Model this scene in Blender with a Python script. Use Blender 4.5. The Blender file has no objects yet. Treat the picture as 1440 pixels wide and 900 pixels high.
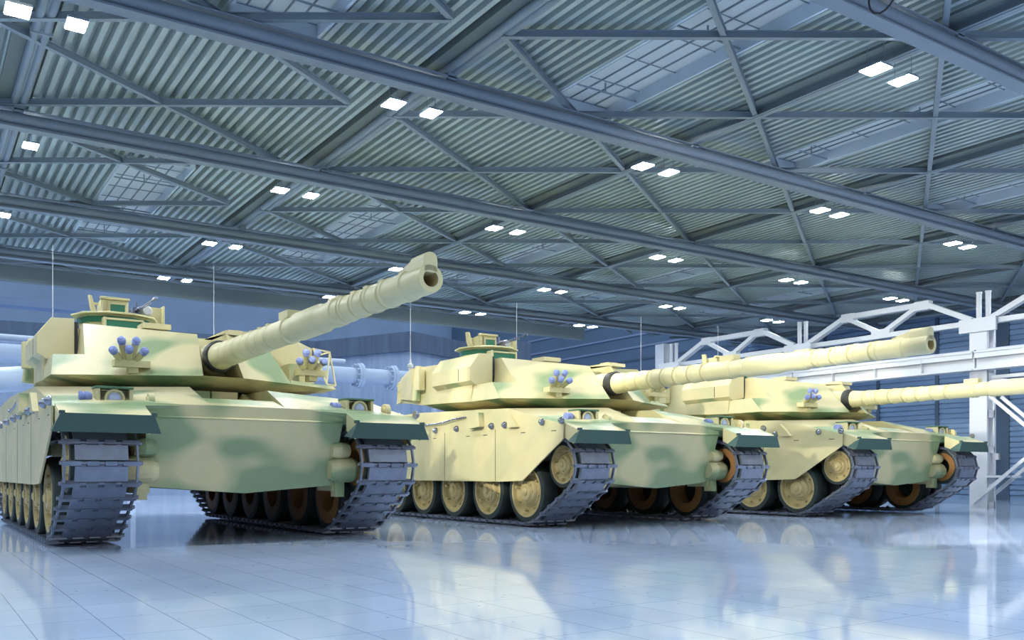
import bpy, bmesh, math, random
from mathutils import Vector, Matrix
random.seed(7)
PI = math.pi
C = bpy.context.scene.collection

# ------------------------------------------------------------------ materials
def nt(name):
    m = bpy.data.materials.new(name); m.use_nodes = True
    n = m.node_tree.nodes; l = m.node_tree.links
    return m, n, l, n['Principled BSDF']
def mat(name, col, rough=0.5, metal=0.0, spec=0.5, var=0.0, vscale=3.0, coat=0.0):
    m, n, l, b = nt(name)
    b.inputs['Base Color'].default_value = (*col, 1); b.inputs['Roughness'].default_value = rough
    b.inputs['Metallic'].default_value = metal; b.inputs['Specular IOR Level'].default_value = spec
    b.inputs['Coat Weight'].default_value = coat
    if var > 0:
        tc = n.new('ShaderNodeTexCoord'); no = n.new('ShaderNodeTexNoise'); no.inputs['Scale'].default_value = vscale
        no.inputs['Detail'].default_value = 4
        r = n.new('ShaderNodeValToRGB')
        r.color_ramp.elements[0].position = .3; r.color_ramp.elements[1].position = .7
        r.color_ramp.elements[0].color = (*[c*(1-var) for c in col], 1)
        r.color_ramp.elements[1].color = (*[min(1, c*(1+var)) for c in col], 1)
        l.new(tc.outputs['Object'], no.inputs['Vector']); l.new(no.outputs['Fac'], r.inputs['Fac'])
        l.new(r.outputs['Color'], b.inputs['Base Color'])
    return m

def camo_mat():
    m, n, l, b = nt('camouflage_paint')
    tc = n.new('ShaderNodeTexCoord')
    mp = n.new('ShaderNodeMapping'); mp.inputs['Location'].default_value = (5.3, 1.7, 0.9); mp.inputs['Scale'].default_value = (.62, .9, 1)
    no = n.new('ShaderNodeTexNoise'); no.inputs['Scale'].default_value = 2.3; no.inputs['Detail'].default_value = 1.0
    no.inputs['Roughness'].default_value = .35
    r = n.new('ShaderNodeValToRGB')
    e = r.color_ramp.elements
    e[0].position = .455; e[0].color = (.60, .535, .305, 1)
    e[1].position = .57; e[1].color = (.235, .315, .165, 1)
    no2 = n.new('ShaderNodeTexNoise'); no2.inputs['Scale'].default_value = 4.0; no2.inputs['Detail'].default_value = 5
    mx = n.new('ShaderNodeMix'); mx.data_type = 'RGBA'; mx.blend_type = 'MULTIPLY'; mx.inputs['Factor'].default_value = .35
    r2 = n.new('ShaderNodeValToRGB'); r2.color_ramp.elements[0].position = .3; r2.color_ramp.elements[1].position = .7
    r2.color_ramp.elements[0].color = (.8, .8, .8, 1); r2.color_ramp.elements[1].color = (1, 1, 1, 1)
    l.new(tc.outputs['Object'], mp.inputs['Vector']); l.new(mp.outputs['Vector'], no.inputs['Vector'])
    l.new(tc.outputs['Object'], no2.inputs['Vector'])
    l.new(no.outputs['Fac'], r.inputs['Fac']); l.new(no2.outputs['Fac'], r2.inputs['Fac'])
    # the blotches fade out on the flanks, which are sprayed plain sand
    ge = n.new('ShaderNodeNewGeometry'); vt = n.new('ShaderNodeVectorTransform'); vt.vector_type = 'NORMAL'
    vt.convert_from = 'WORLD'; vt.convert_to = 'OBJECT'
    sx = n.new('ShaderNodeSeparateXYZ'); ab = n.new('ShaderNodeMath'); ab.operation = 'ABSOLUTE'
    rr = n.new('ShaderNodeMapRange'); rr.inputs['From Min'].default_value = .6; rr.inputs['From Max'].default_value = .9
    rr.inputs['To Min'].default_value = 0; rr.inputs['To Max'].default_value = .82
    l.new(ge.outputs['True Normal'], vt.inputs[0]); l.new(vt.outputs[0], sx.inputs[0]); l.new(sx.outputs['X'], ab.inputs[0])
    l.new(ab.outputs[0], rr.inputs['Value'])
    fd = n.new('ShaderNodeMix'); fd.data_type = 'RGBA'; fd.inputs['B'].default_value = e[0].color
    l.new(rr.outputs['Result'], fd.inputs['Factor']); l.new(r.outputs['Color'], fd.inputs['A'])
    l.new(fd.outputs['Result'], mx.inputs['A']); l.new(r2.outputs['Color'], mx.inputs['B'])
    l.new(mx.outputs['Result'], b.inputs['Base Color'])
    b.inputs['Roughness'].default_value = .42; b.inputs['Specular IOR Level'].default_value = .55
    return m

M = {}
M['camo'] = camo_mat()
M['sand'] = mat('sand_paint', (.60, .545, .305), .45, spec=.55, var=.06)
M['flap'] = mat('dark_green_rubber_flap', (.035, .085, .075), .55)
M['green_plate'] = mat('green_plate', (.07, .17, .10), .5)
M['window'] = mat('green_sight_window', (.03, .16, .10), .15)
M['track'] = mat('track_steel', (.18, .205, .27), .34, .5, var=.15, vscale=8)
M['tyre'] = mat('tyre_rubber', (.018, .03, .027), .6)
M['dark'] = mat('dark_steel', (.02, .02, .018), .5)
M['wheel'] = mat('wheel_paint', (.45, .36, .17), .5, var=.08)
M['wheel_in'] = mat('inner_wheel_brown', (.33, .15, .045), .6, var=.1)  # orange-brown for the inner wheel faces
M['lens'] = mat('headlamp_lens', (.45, .52, .75), .08, 0, .8)
M['cap'] = mat('smoke_grenade_cap', (.20, .25, .52), .4)
M['gun'] = mat('machine_gun_steel', (.16, .18, .26), .35, .6)
M['ant'] = mat('antenna_grey', (.55, .57, .6), .4)
M['bolt'] = mat('bolt_steel', (.25, .27, .32), .25, .8)
M['steel'] = mat('roof_steel_paint', (.21, .26, .30), .42, .15, var=.06, vscale=2)
M['girder'] = mat('girder_paint', (.19, .235, .285), .5, .0)
M['deck'] = mat('roof_deck_sheet', (.37, .44, .44), .42, .15, var=.08, vscale=1)
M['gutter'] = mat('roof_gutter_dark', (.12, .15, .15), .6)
M['fascia'] = mat('fascia_panel', (.135, .17, .18), .6, var=.10, vscale=.6)
M['white_steel'] = mat('white_painted_steel', (.60, .62, .66), .4)
M['grey_steel'] = mat('pale_grey_steel', (.50, .54, .62), .45)
M['pipe'] = mat('pale_blue_pipe', (.34, .42, .56), .4)
M['pipe2'] = mat('white_thin_pipe', (.48, .55, .68), .35)
M['siding'] = mat('blue_wall_siding', (.155, .25, .40), .5, .1, var=.08, vscale=1)
M['siding_seam'] = mat('dark_siding_seam', (.045, .085, .14), .5)
M['wallblue'] = mat('pale_blue_wall', (.20, .29, .45), .8, var=.12, vscale=.5)
M['wallhi'] = mat('blue_upper_wall', (.07, .125, .22), .7, var=.08, vscale=.5)
M['stripe'] = mat('pale_wall_batten', (.16, .23, .38), .6)
M['left'] = mat('beige_wall', (.22, .19, .14), .8)
M['black'] = mat('black_cable', (.01, .012, .02), .5)
M['curb'] = mat('skylight_curb', (.50, .58, .66), .5, var=.05)

def concrete_mat(name, a, b_):
    m, n, l, b = nt(name)
    tc = n.new('ShaderNodeTexCoord'); mp = n.new('ShaderNodeMapping'); mp.inputs['Scale'].default_value = (3, 3, .35)
    no = n.new('ShaderNodeTexNoise'); no.inputs['Scale'].default_value = 1.6; no.inputs['Detail'].default_value = 6
    r = n.new('ShaderNodeValToRGB'); r.color_ramp.elements[0].position = .35; r.color_ramp.elements[1].position = .65
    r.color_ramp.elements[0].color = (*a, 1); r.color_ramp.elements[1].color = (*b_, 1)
    l.new(tc.outputs['Object'], mp.inputs['Vector']); l.new(mp.outputs['Vector'], no.inputs['Vector'])
    l.new(no.outputs['Fac'], r.inputs['Fac']); l.new(r.outputs['Color'], b.inputs['Base Color'])
    b.inputs['Roughness'].default_value = .85
    return m
M['concrete'] = concrete_mat('board_marked_concrete', (.24, .32, .47), (.31, .39, .54))
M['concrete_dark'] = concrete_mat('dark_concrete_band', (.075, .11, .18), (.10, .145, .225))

def floor_mat():
    m, n, l, b = nt('glossy_tile_floor')
    tc = n.new('ShaderNodeTexCoord')
    br = n.new('ShaderNodeTexBrick')
    br.offset = 0; br.squash = 1
    br.inputs['Scale'].default_value = 1
    br.inputs['Brick Width'].default_value = .30; br.inputs['Row Height'].default_value = .52
    br.inputs['Mortar Size'].default_value = .0022; br.inputs['Mortar Smooth'].default_value = .1
    br.inputs['Bias'].default_value = 0
    br.inputs['Color1'].default_value = (.49, .59, .78, 1); br.inputs['Color2'].default_value = (.53, .63, .82, 1)
    br.inputs['Mortar'].default_value = (.20, .28, .42, 1)
    mp = n.new('ShaderNodeMapping'); mp.inputs['Location'].default_value = (.15, .03, 0)
    l.new(tc.outputs['Object'], mp.inputs['Vector']); l.new(mp.outputs['Vector'], br.inputs['Vector'])
    # small dark specks with a shape of their own
    vo = n.new('ShaderNodeTexVoronoi'); vo.inputs['Scale'].default_value = 7.5; vo.inputs['Randomness'].default_value = .75
    cr = n.new('ShaderNodeValToRGB'); cr.color_ramp.elements[0].position = .05; cr.color_ramp.elements[1].position = .085
    cr.color_ramp.elements[0].color = (.45, .5, .6, 1); cr.color_ramp.elements[1].color = (1, 1, 1, 1)
    l.new(tc.outputs['Object'], vo.inputs['Vector']); l.new(vo.outputs['Distance'], cr.inputs['Fac'])
    no = n.new('ShaderNodeTexNoise'); no.inputs['Scale'].default_value = 1.1; no.inputs['Detail'].default_value = 5
    l.new(tc.outputs['Object'], no.inputs['Vector'])
    r = n.new('ShaderNodeValToRGB'); r.color_ramp.elements[0].position = .3; r.color_ramp.elements[1].position = .7
    r.color_ramp.elements[0].color = (.85, .87, .9, 1); r.color_ramp.elements[1].color = (1, 1, 1, 1)
    l.new(no.outputs['Fac'], r.inputs['Fac'])
    m1 = n.new('ShaderNodeMix'); m1.data_type = 'RGBA'; m1.blend_type = 'MULTIPLY'; m1.inputs['Factor'].default_value = 1
    m2 = n.new('ShaderNodeMix'); m2.data_type = 'RGBA'; m2.blend_type = 'MULTIPLY'; m2.inputs['Factor'].default_value = 1
    l.new(br.outputs['Color'], m1.inputs['A']); l.new(cr.outputs['Color'], m1.inputs['B'])
    l.new(m1.outputs['Result'], m2.inputs['A']); l.new(r.outputs['Color'], m2.inputs['B'])
    l.new(m2.outputs['Result'], b.inputs['Base Color'])
    no3 = n.new('ShaderNodeTexNoise'); no3.inputs['Scale'].default_value = 5; no3.inputs['Detail'].default_value = 3
    l.new(tc.outputs['Object'], no3.inputs['Vector'])
    mr = n.new('ShaderNodeMapRange'); mr.inputs['To Min'].default_value = .035; mr.inputs['To Max'].default_value = .09
    l.new(no3.outputs['Fac'], mr.inputs['Value']); l.new(mr.outputs['Result'], b.inputs['Roughness'])
    b.inputs['Specular IOR Level'].default_value = .42
    bu = n.new('ShaderNodeBump'); bu.inputs['Strength'].default_value = .04; bu.inputs['Distance'].default_value = .004
    l.new(br.outputs['Fac'], bu.inputs['Height']); bu.invert = True
    l.new(bu.outputs['Normal'], b.inputs['Normal'])
    return m
M['floor'] = floor_mat()

def pane_mat():
    m = bpy.data.materials.new('frosted_skylight_glass'); m.use_nodes = True
    n = m.node_tree.nodes; l = m.node_tree.links
    for x in list(n):
        n.remove(x)
    o = n.new('ShaderNodeOutputMaterial'); t = n.new('ShaderNodeBsdfTranslucent'); d = n.new('ShaderNodeBsdfDiffuse')
    t.inputs['Color'].default_value = (.62, .67, .70, 1); d.inputs['Color'].default_value = (.5, .55, .6, 1)
    x = n.new('ShaderNodeMixShader'); x.inputs['Fac'].default_value = .45
    l.new(d.outputs[0], x.inputs[1]); l.new(t.outputs[0], x.inputs[2]); l.new(x.outputs[0], o.inputs['Surface'])
    return m
M['pane'] = pane_mat()
def emit_mat(name, col, s):
    m, n, l, b = nt(name)
    b.inputs['Base Color'].default_value = (*col, 1)
    b.inputs['Emission Color'].default_value = (*col, 1); b.inputs['Emission Strength'].default_value = s
    return m
M['lamp'] = emit_mat('lamp_diffuser', (.88, .95, 1), 330)

# ------------------------------------------------------------------ mesh helpers
def new(): return bmesh.new()
def box(bm, x0, x1, y0, y1, z0, z1):
    v = [bm.verts.new((x, y, z)) for x in (x0, x1) for y in (y0, y1) for z in (z0, z1)]
    for f in ((0, 1, 3, 2), (4, 6, 7, 5), (0, 4, 5, 1), (2, 3, 7, 6), (0, 2, 6, 4), (1, 5, 7, 3)):
        bm.faces.new([v[i] for i in f])
    return v
def hull(bm, pts):
    vs = [bm.verts.new(p) for p in pts]
    r = bmesh.ops.convex_hull(bm, input=vs)
    bad = [g for g in r['geom_interior'] if isinstance(g, bmesh.types.BMVert)]
    bad += [g for g in r['geom_unused'] if isinstance(g, bmesh.types.BMVert)]
    if bad: bmesh.ops.delete(bm, geom=list(set(bad)), context='VERTS')
def prism(bm, poly, axis, a, b):
    """poly: 2-D list; axis the extrusion axis"""
    def P(u, v, w):
        return {'x': (w, u, v), 'y': (u, w, v), 'z': (u, v, w)}[axis]
    A = [bm.verts.new(P(u, v, a)) for u, v in poly]; B = [bm.verts.new(P(u, v, b)) for u, v in poly]
    n = len(poly)
    bm.faces.new(A); bm.faces.new(B[::-1])
    for i in range(n):
        bm.faces.new((A[i], B[i], B[(i+1) % n], A[(i+1) % n]))
def frame(d):
    d = d.normalized(); u = Vector((0, 0, 1)) if abs(d.z) < .9 else Vector((1, 0, 0))
    s = d.cross(u).normalized(); return s, s.cross(d).normalized()
def tube(bm, p, q, r, r2=None, seg=12, cap=True):
    p = Vector(p); q = Vector(q); r2 = r if r2 is None else r2
    s, t = frame(q-p)
    R = []
    for c, rr in ((p, r), (q, r2)):
        R.append([bm.verts.new(c+s*math.cos(a)*rr+t*math.sin(a)*rr) for a in [2*PI*i/seg for i in range(seg)]])
    for i in range(seg):
        f = bm.faces.new((R[0][i], R[0][(i+1) % seg], R[1][(i+1) % seg], R[1][i])); f.smooth = True
    if cap:
        bm.faces.new(R[0][::-1]); bm.faces.new(R[1])
def path(bm, pts, r, seg=6):
    for a, b in zip(pts, pts[1:]): tube(bm, a, b, r, seg=seg)
def bar(bm, p, q, w, h, up=None):
    """rectangular bar from p to q; w across, h along 'up'"""
    p = Vector(p); q = Vector(q); d = (q-p).normalized()
    u = Vector(up) if up else (Vector((0, 0, 1)) if abs(d.z) < .9 else Vector((1, 0, 0)))
    s = d.cross(u).normalized(); t = s.cross(d).normalized()
    V = [bm.verts.new(c+s*a*w/2+t*b*h/2) for c in (p, q) for a, b in ((-1, -1), (1, -1), (1, 1), (-1, 1))]
    for f in ((3, 2, 1, 0), (4, 5, 6, 7), (0, 1, 5, 4), (1, 2, 6, 5), (2, 3, 7, 6), (3, 0, 4, 7)):
        bm.faces.new([V[i] for i in f])
def lathe(bm, prof, centre, axis='x', seg=36, close=True, sharp=()):
    """prof: list of (r, w) with w along axis."""
    cx, cy, cz = centre; R = []
    for r, w in prof:
        ring = []
        for i in range(seg):
            a = 2*PI*i/seg; c, s = r*math.cos(a), r*math.sin(a)
            ring.append(bm.verts.new({'x': (cx+w, cy+c, cz+s), 'y': (cx+c, cy+w, cz+s), 'z': (cx+c, cy+s, cz+w)}[axis]))
        R.append(ring)
    for A, B in zip(R, R[1:]):
        for i in range(seg):
            f = bm.faces.new((A[i], A[(i+1) % seg], B[(i+1) % seg], B[i])); f.smooth = True
    if close:
        if prof[0][0] > 1e-4: bm.faces.new(R[0][::-1])
        if prof[-1][0] > 1e-4: bm.faces.new(R[-1])
def fix(bm):
    bmesh.ops.remove_doubles(bm, verts=bm.verts, dist=1e-5)
    bmesh.ops.recalc_face_normals(bm, faces=bm.faces)
def obj(name, bm, m, parent=None, bevel=0, seg=2, label=None, sharp=38):
    fix(bm)
    me = bpy.data.meshes.new(name); bm.to_mesh(me); bm.free()
    me.materials.append(m)
    if sharp: me.set_sharp_from_angle(angle=math.radians(sharp))
    else:
        for f in me.polygons: f.use_smooth = False
    o = bpy.data.objects.new(name, me); C.objects.link(o)
    if parent: o.parent = parent
    if bevel:
        b = o.modifiers.new('bevel', 'BEVEL'); b.width = bevel; b.segments = seg; b.limit_method = 'ANGLE'
        b.angle_limit = math.radians(30)
    if label: o['label'] = label
    return o
def tag(o, label, cat, group=None, kind=None):
    o['label'] = label; o['category'] = cat
    if group: o['group'] = group
    if kind: o['kind'] = kind
    return o
def empty(name, loc=(0, 0, 0), parent=None):
    o = bpy.data.objects.new(name, None); C.objects.link(o); o.location = loc; o.empty_display_size = .2
    if parent: o.parent = parent
    return o
def struct(name, bm, m, **k):
    o = obj(name, bm, m, **k); o['kind'] = 'structure'; return o
def copy_tree(o, parent=None):
    c = o.copy(); C.objects.link(c); c.parent = parent
    for ch in list(o.children): copy_tree(ch, c)
    return c

# ------------------------------------------------------------------ the tank (x across, y towards the rear, z up; nose at y = 0)
def mirror_x(pts): return [(-x, y, z) for x, y, z in pts]

def make_hull(root):
    bm = new()
    # central front: crest, short vertical band, big undercut plate with a shallow V bottom
    ys = [(-.96, .36), (.96, .36)]
    hull(bm, [(-.97, .37, 1.33), (.97, .37, 1.33), (-.97, .37, 1.215), (.97, .37, 1.215),
              (-.90, .52, .56), (.90, .52, .56), (0, .54, .487),
              (-.97, 1.30, 1.34), (.97, 1.30, 1.34), (-.90, 1.3, .56), (.90, 1.3, .56), (0, 1.5, .485)])
    # folded lip along the bend
    hull(bm, [(-.97, .372, 1.222), (.97, .372, 1.222), (-.97, .352, 1.206), (.97, .352, 1.206), (-.968, .374, 1.196), (.968, .374, 1.196), (-.968, .40, 1.21), (.968, .40, 1.21)])
    # belly
    hull(bm, [(-.92, 1.2, .56), (.92, 1.2, .56), (0, 1.2, .485), (-.92, 7.0, .60), (.92, 7.0, .60), (0, 6.6, .485),
              (-.95, 1.2, 1.2), (.95, 1.2, 1.2), (-.95, 7.1, 1.25), (.95, 7.1, 1.25)])
    # trough plate in front of the turret
    hull(bm, [(-.42, .385, 1.333), (.42, .385, 1.333), (-.42, .79, 1.43), (.42, .79, 1.43), (-.42, .79, 1.2), (.42, .79, 1.2), (-.42, .385, 1.2), (.42, .385, 1.2)])
    hull(bm, [(-.5, .7, 1.36), (.5, .7, 1.36), (-.5, 1.9, 1.40), (.5, 1.9, 1.40), (-.5, .4, 1.2), (.5, .4, 1.2), (-.5, 1.9, 1.2), (.5, 1.9, 1.2)])
    # fender pods both sides, rising from the mudguard to the deck, with sloped inner shoulders
    for s in (-1, 1):
        P = [(s*1.74, .26, 1.265), (s*.965, .38, 1.335), (s*.37, .79, 1.43), (s*.37, .39, 1.333),
             (s*1.745, 1.46, 1.525), (s*.40, 1.05, 1.56), (s*.42, 1.5, 1.575), (s*1.745, 1.46, 1.1), (s*.37, 1.5, 1.1),
             (s*1.745, .30, 1.19), (s*.97, .42, 1.19), (s*1.745, 4.0, 1.60), (s*.42, 4.0, 1.60), (s*1.745, 4.0, 1.1), (s*.37, 4.0, 1.1),
             (s*1.745, 7.15, 1.52), (s*.0, 7.15, 1.52), (s*1.745, 7.15, 1.15), (0, 7.15, 1.1), (0, 4.0, 1.60), (0, 4., 1.1)]
        front = [P[i] for i in (0, 1, 2, 3, 4, 5, 6, 7, 8, 9, 10)]
        hull(bm, front)
        mid = [P[4], P[5], P[6], P[7], P[8], P[11], P[12], P[13], P[14]]
        hull(bm, mid)
        hull(bm, [P[i] for i in (11, 19, 13, 20, 15, 16, 17, 18)])
        # box triangle and small stowage box on the flank
        prism(bm, [(1.18, 1.27), (1.40, 1.27), (1.38, 1.46)], 'x', s*1.745, s*1.80)
        prism(bm, [(2.03, 1.31), (2.33, 1.29), (2.33, 1.52), (2.05, 1.50)], 'x', s*1.745, s*1.83)
        # final drive / idler mount and tow eye beside the lower plate
        lathe(bm, [(0, -.16), (.10, -.15), (.13, -.05), (.13, .10), (.10, .16), (0, .17)], (s*1.0, .47, .72), 'x', 20)
        lathe(bm, [(0, -.10), (.07, -.09), (.09, 0), (.07, .10), (0, .11)], (s*.96, .44, .92), 'x', 16)
        box(bm, s*.90, s*1.04, .50, .90, .50, .86)
        box(bm, min(s*.93, s*1.02), max(s*.93, s*1.02), .46, .60, .44, .62)
    # driver's hatch boxes in the shade beneath the gun
    for x0, x1 in ((-.30, -.06), (-.04, .24)):
        box(bm, x0, x1, 1.55, 1.95, 1.38, 1.57)
    hull(bm, [(.26, 1.5, 1.38), (.36, 1.2, 1.40), (.5, 1.9, 1.38), (.30, 1.6, 1.56), (.5, 1.9, 1.58), (.28, 1.9, 1.4)])
    # turret ring
    lathe(bm, [(1.15, 0), (1.15, .14)], (0, 3.1, 1.55), 'z', 48)
    o = obj('hull', bm, M['camo'], root, sharp=12)
    # rounded cable along the flank
    bm = new()
    for s in (-1, 1):
        path(bm, [(s*1.76, 3.95, 1.44), (s*1.79, 3.6, 1.40), (s*1.79, 3.1, 1.41), (s*1.79, 2.75, 1.45), (s*1.76, 2.5, 1.46)], .013, 8)
    obj('tow_cable', bm, M['bolt'], root)
    return o

def make_fender(root, s):
    # mudguard: thin bent sheet
    bm = new()
    X0, X1 = sorted((s*.98, s*1.72))
    pr = [(.30, 1.30), (.22, 1.265), (.03, 1.20), (.0, 1.195), (.0, 1.175), (.03, 1.175), (.22, 1.235), (.30, 1.27)]
    prism(bm, pr, 'x', X0, X1)
    # inner and outer gussets
    for x in (s*.985, s*1.715):
        prism(bm, [(.02, 1.185), (.30, 1.27), (.30, 1.12), (.10, 1.03)], 'x', x-.008, x+.008)
    m = obj('mudguard', bm, M['camo'], root, sharp=8)
    bm = new()
    hull(bm, [(s*1.71, -.005, 1.195), (s*.965, -.005, 1.195), (s*1.71, .015, 1.195), (s*.965, .015, 1.195),
              (s*1.78, .005, 1.035), (s*.905, .005, 1.035), (s*1.78, .02, 1.035), (s*.905, .02, 1.035)])
    for x in (s*1.70, s*.965):
        box(bm, x-.022, x+.022, -.010, .03, 1.185, 1.215)
    for x, xx in ((s*1.71, s*1.78), (s*.97, s*.905)):   # side returns of the flap
        hull(bm, [(x, 0, 1.19), (xx, .01, 1.035), (x, .02, 1.19), (xx, .02, 1.035), (xx*.99, .17, 1.06), (x, .17, 1.10)])
    obj('mud_flap', bm, M['flap'], m, label='dark green mud flap')

def make_lamp(root, s):
    # armoured headlamp cluster: bracket cheeks, green top plate, round lamp, ribbed side lamp
    cx = s*1.205
    bm = new()
    for x in (cx-.14, cx+.14):
        prism(bm, [(.46, 1.27), (.68, 1.31), (.68, 1.46), (.47, 1.455)], 'x', x-.017, x+.017)
    box(bm, cx-.14, cx+.14, .62, .66, 1.29, 1.45)
    lathe(bm, [(.088, -.08), (.088, -.10), (.068, -.10), (.066, -.075), (.075, .06), (.04, .10)], (cx, .57, 1.365), 'y', 28)
    b = obj('headlamp_bracket', bm, M['sand'], root, bevel=.004)
    bm = new(); box(bm, cx-.165, cx+.16, .455, .67, 1.455, 1.475)
    obj('top_plate', bm, M['green_plate'], b, bevel=.004, label='green plate over the headlamp')
    bm = new(); lathe(bm, [(0, -.095), (.03, -.094), (.055, -.085), (.067, -.07), (.067, -.05)], (cx, .57, 1.365), 'y', 28)
    obj('headlamp_lens', bm, M['lens'], b, label='pale blue round glass')
    bm = new()
    xx = cx-.25
    lathe(bm, [(.03, -.06), (.055, -.055), (.055, -.03), (.045, -.025), (.045, -.01), (.055, -.005), (.055, .02), (.045, .025), (.045, .04), (.03, .05)], (xx+.02, .56, 1.375), 'x', 20)
    obj('side_lamp', bm, M['cap'], b, label='ribbed blue side lamp')
    bm = new()
    xx = cx+.31
    lathe(bm, [(.075, -.02), (.075, .03), (.02, .03)], (xx, .50, 1.355), 'x', 24)
    lathe(bm, [(.04, -.035), (.04, -.02)], (xx, .50, 1.355), 'x', 16)
    box(bm, xx-.02, xx+.03, .47, .55, 1.29, 1.35)
    obj('round_bracket', bm, M['camo'], b)

def make_skirt(root, s):
    bm = new()
    poly = [(.26, 1.265), (.265, 1.09), (1.12, .59), (1.6, .575), (6.3, .575), (6.75, .95), (7.1, 1.2), (7.1, 1.27)]
    xs = sorted((s*1.735, s*1.752))
    cuts = [.2, 1.75, 3.10, 4.5, 5.85, 7.2]
    prism(bm, poly, 'x', *xs)
    geom = list(bm.faces)+list(bm.edges)+list(bm.verts)
    o = obj('side_skirt', bm, M['camo'], root)
    bm = new()
    for y in cuts[1:-1]: box(bm, s*1.7525, s*1.7535, y-.005, y+.005, .58, 1.262)
    for y in (.45, 1.1, 2.0, 2.45, 3.4): box(bm, s*1.7525, s*1.7535, y-.05, y+.05, 1.19, 1.20)
    obj('panel_seam', bm, M['dark'], o)
    for y in (.28, .68, 1.51, 1.83, 2.75, 3.36, 4.2, 5.1, 6.0):
        bm = new()
        lathe(bm, [(.045, 0), (.045, s*.02), (.032, s*.04), (.018, s*.055), (0, s*.056)], (s*1.75, y, 1.31), 'x', 16)
        obj('skirt_bolt', bm, M['bolt'], o, label='round steel bolt head')
    return o

def wheel_meshes():
    # dual road wheel centred at x = 0, outside towards -x
    bm = new()
    T = [(.325, -.02), (.385, -.012), (.392, .0), (.392, .20), (.385, .21), (.325, .218)]
    lathe(bm, T+[(.325, -.02)], (0, 0, 0), 'x', 48, close=False)
    lathe(bm, [(r, w+.32) for r, w in T]+[(.325, .30)], (0, 0, 0), 'x', 48, close=False)
    lathe(bm, [(0, .37), (.19, .37), (.30, .31)], (0, 0, 0), 'x', 40, close=False)
    fix(bm); tyre = bpy.data.meshes.new('tyre'); bm.to_mesh(tyre); bm.free(); tyre.materials.append(M['tyre'])
    bm = new()
    lathe(bm, [(.326, -.018), (.300, -.018), (.292, .035), (.20, .055), (.185, .045), (.165, .045), (.155, .01), (.135, -.005), (.115, -.005), (.10, -.03), (.0, -.035)], (0, 0, 0), 'x', 48, close=False)
    lathe(bm, [(.326, .21), (.30, .215), (.2, .16), (.2, .05)], (0, 0, 0), 'x', 40, close=False)
    fix(bm); disc = bpy.data.meshes.new('wheel_disc'); bm.to_mesh(disc); bm.free(); disc.materials.append(M['wheel'])
    # inner face seen from between the tracks: flat ring round an open dish
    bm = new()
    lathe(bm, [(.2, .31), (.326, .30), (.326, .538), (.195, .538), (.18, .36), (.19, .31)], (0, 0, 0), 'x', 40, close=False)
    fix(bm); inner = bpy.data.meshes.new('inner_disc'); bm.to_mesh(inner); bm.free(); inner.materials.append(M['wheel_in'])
    bm = new(); bm.from_mesh(disc)
    for k in range(8):
        a = 2*PI*k/8+.2
        lathe(bm, [(.018, -.012), (.018, .045)], (0, .245*math.cos(a), .245*math.sin(a)), 'x', 8)
    for k in range(8):
        a = 2*PI*k/8
        lathe(bm, [(.012, -.018), (.012, .0)], (0, .125*math.cos(a), .125*math.sin(a)), 'x', 8)
    bm.normal_update(); bm.to_mesh(disc); bm.free()
    bm = new()
    lathe(bm, [(.05, .0), (.05, -.045), (.03, -.06), (0, -.06)], (0, 0, 0), 'x', 16)
    lathe(bm, [(.08, .0), (.08, -.01), (.04, -.012)], (0, 0, 0), 'x', 16)
    fix(bm); hub = bpy.data.meshes.new('hub'); bm.to_mesh(hub); bm.free(); hub.materials.append(M['wheel'])
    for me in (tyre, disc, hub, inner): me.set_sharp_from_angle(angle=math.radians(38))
    return tyre, disc, hub, inner
TYRE, DISC, HUB, INNER = wheel_meshes()
def make_wheel(root, s, y, z=.45, sc=1.0, name='road_wheel'):
    w = bpy.data.objects.new(name, DISC); C.objects.link(w); w.parent = root
    w.location = (s*(1.655 if sc == 1 else 1.60), y, z); w.scale = (1 if sc == 1 else .85, sc, sc)
    if s > 0: w.rotation_euler = (0, 0, PI)
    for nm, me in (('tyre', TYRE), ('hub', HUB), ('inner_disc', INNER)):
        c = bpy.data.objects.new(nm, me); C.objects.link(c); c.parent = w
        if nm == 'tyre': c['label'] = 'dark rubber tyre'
        if nm == 'inner_disc': c['label'] = 'orange-brown inner wheel face'
    return w
def make_sprocket(root, s, y, z):
    bm = new()
    n = 13
    for x0 in (-.30, .24):
        poly = []
        for k in range(n):
            a = 2*PI*k/n
            for da, r in ((-.14, .29), (-.07, .335), (.07, .335), (.14, .29)):
                poly.append((y+r*math.cos(a+da), z+r*math.sin(a+da)))
        prism(bm, poly, 'x', s*1.37+x0, s*1.37+x0+.05)
    lathe(bm, [(.20, -.30), (.24, -.2), (.24, .2), (.20, .3)], (s*1.37, y, z), 'x', 24)
    lathe(bm, [(0, -.36), (.10, -.35), (.13, -.30)], (s*1.37, y, z), 'x', 20)
    obj('drive_sprocket', bm, M['wheel'], root)

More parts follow.
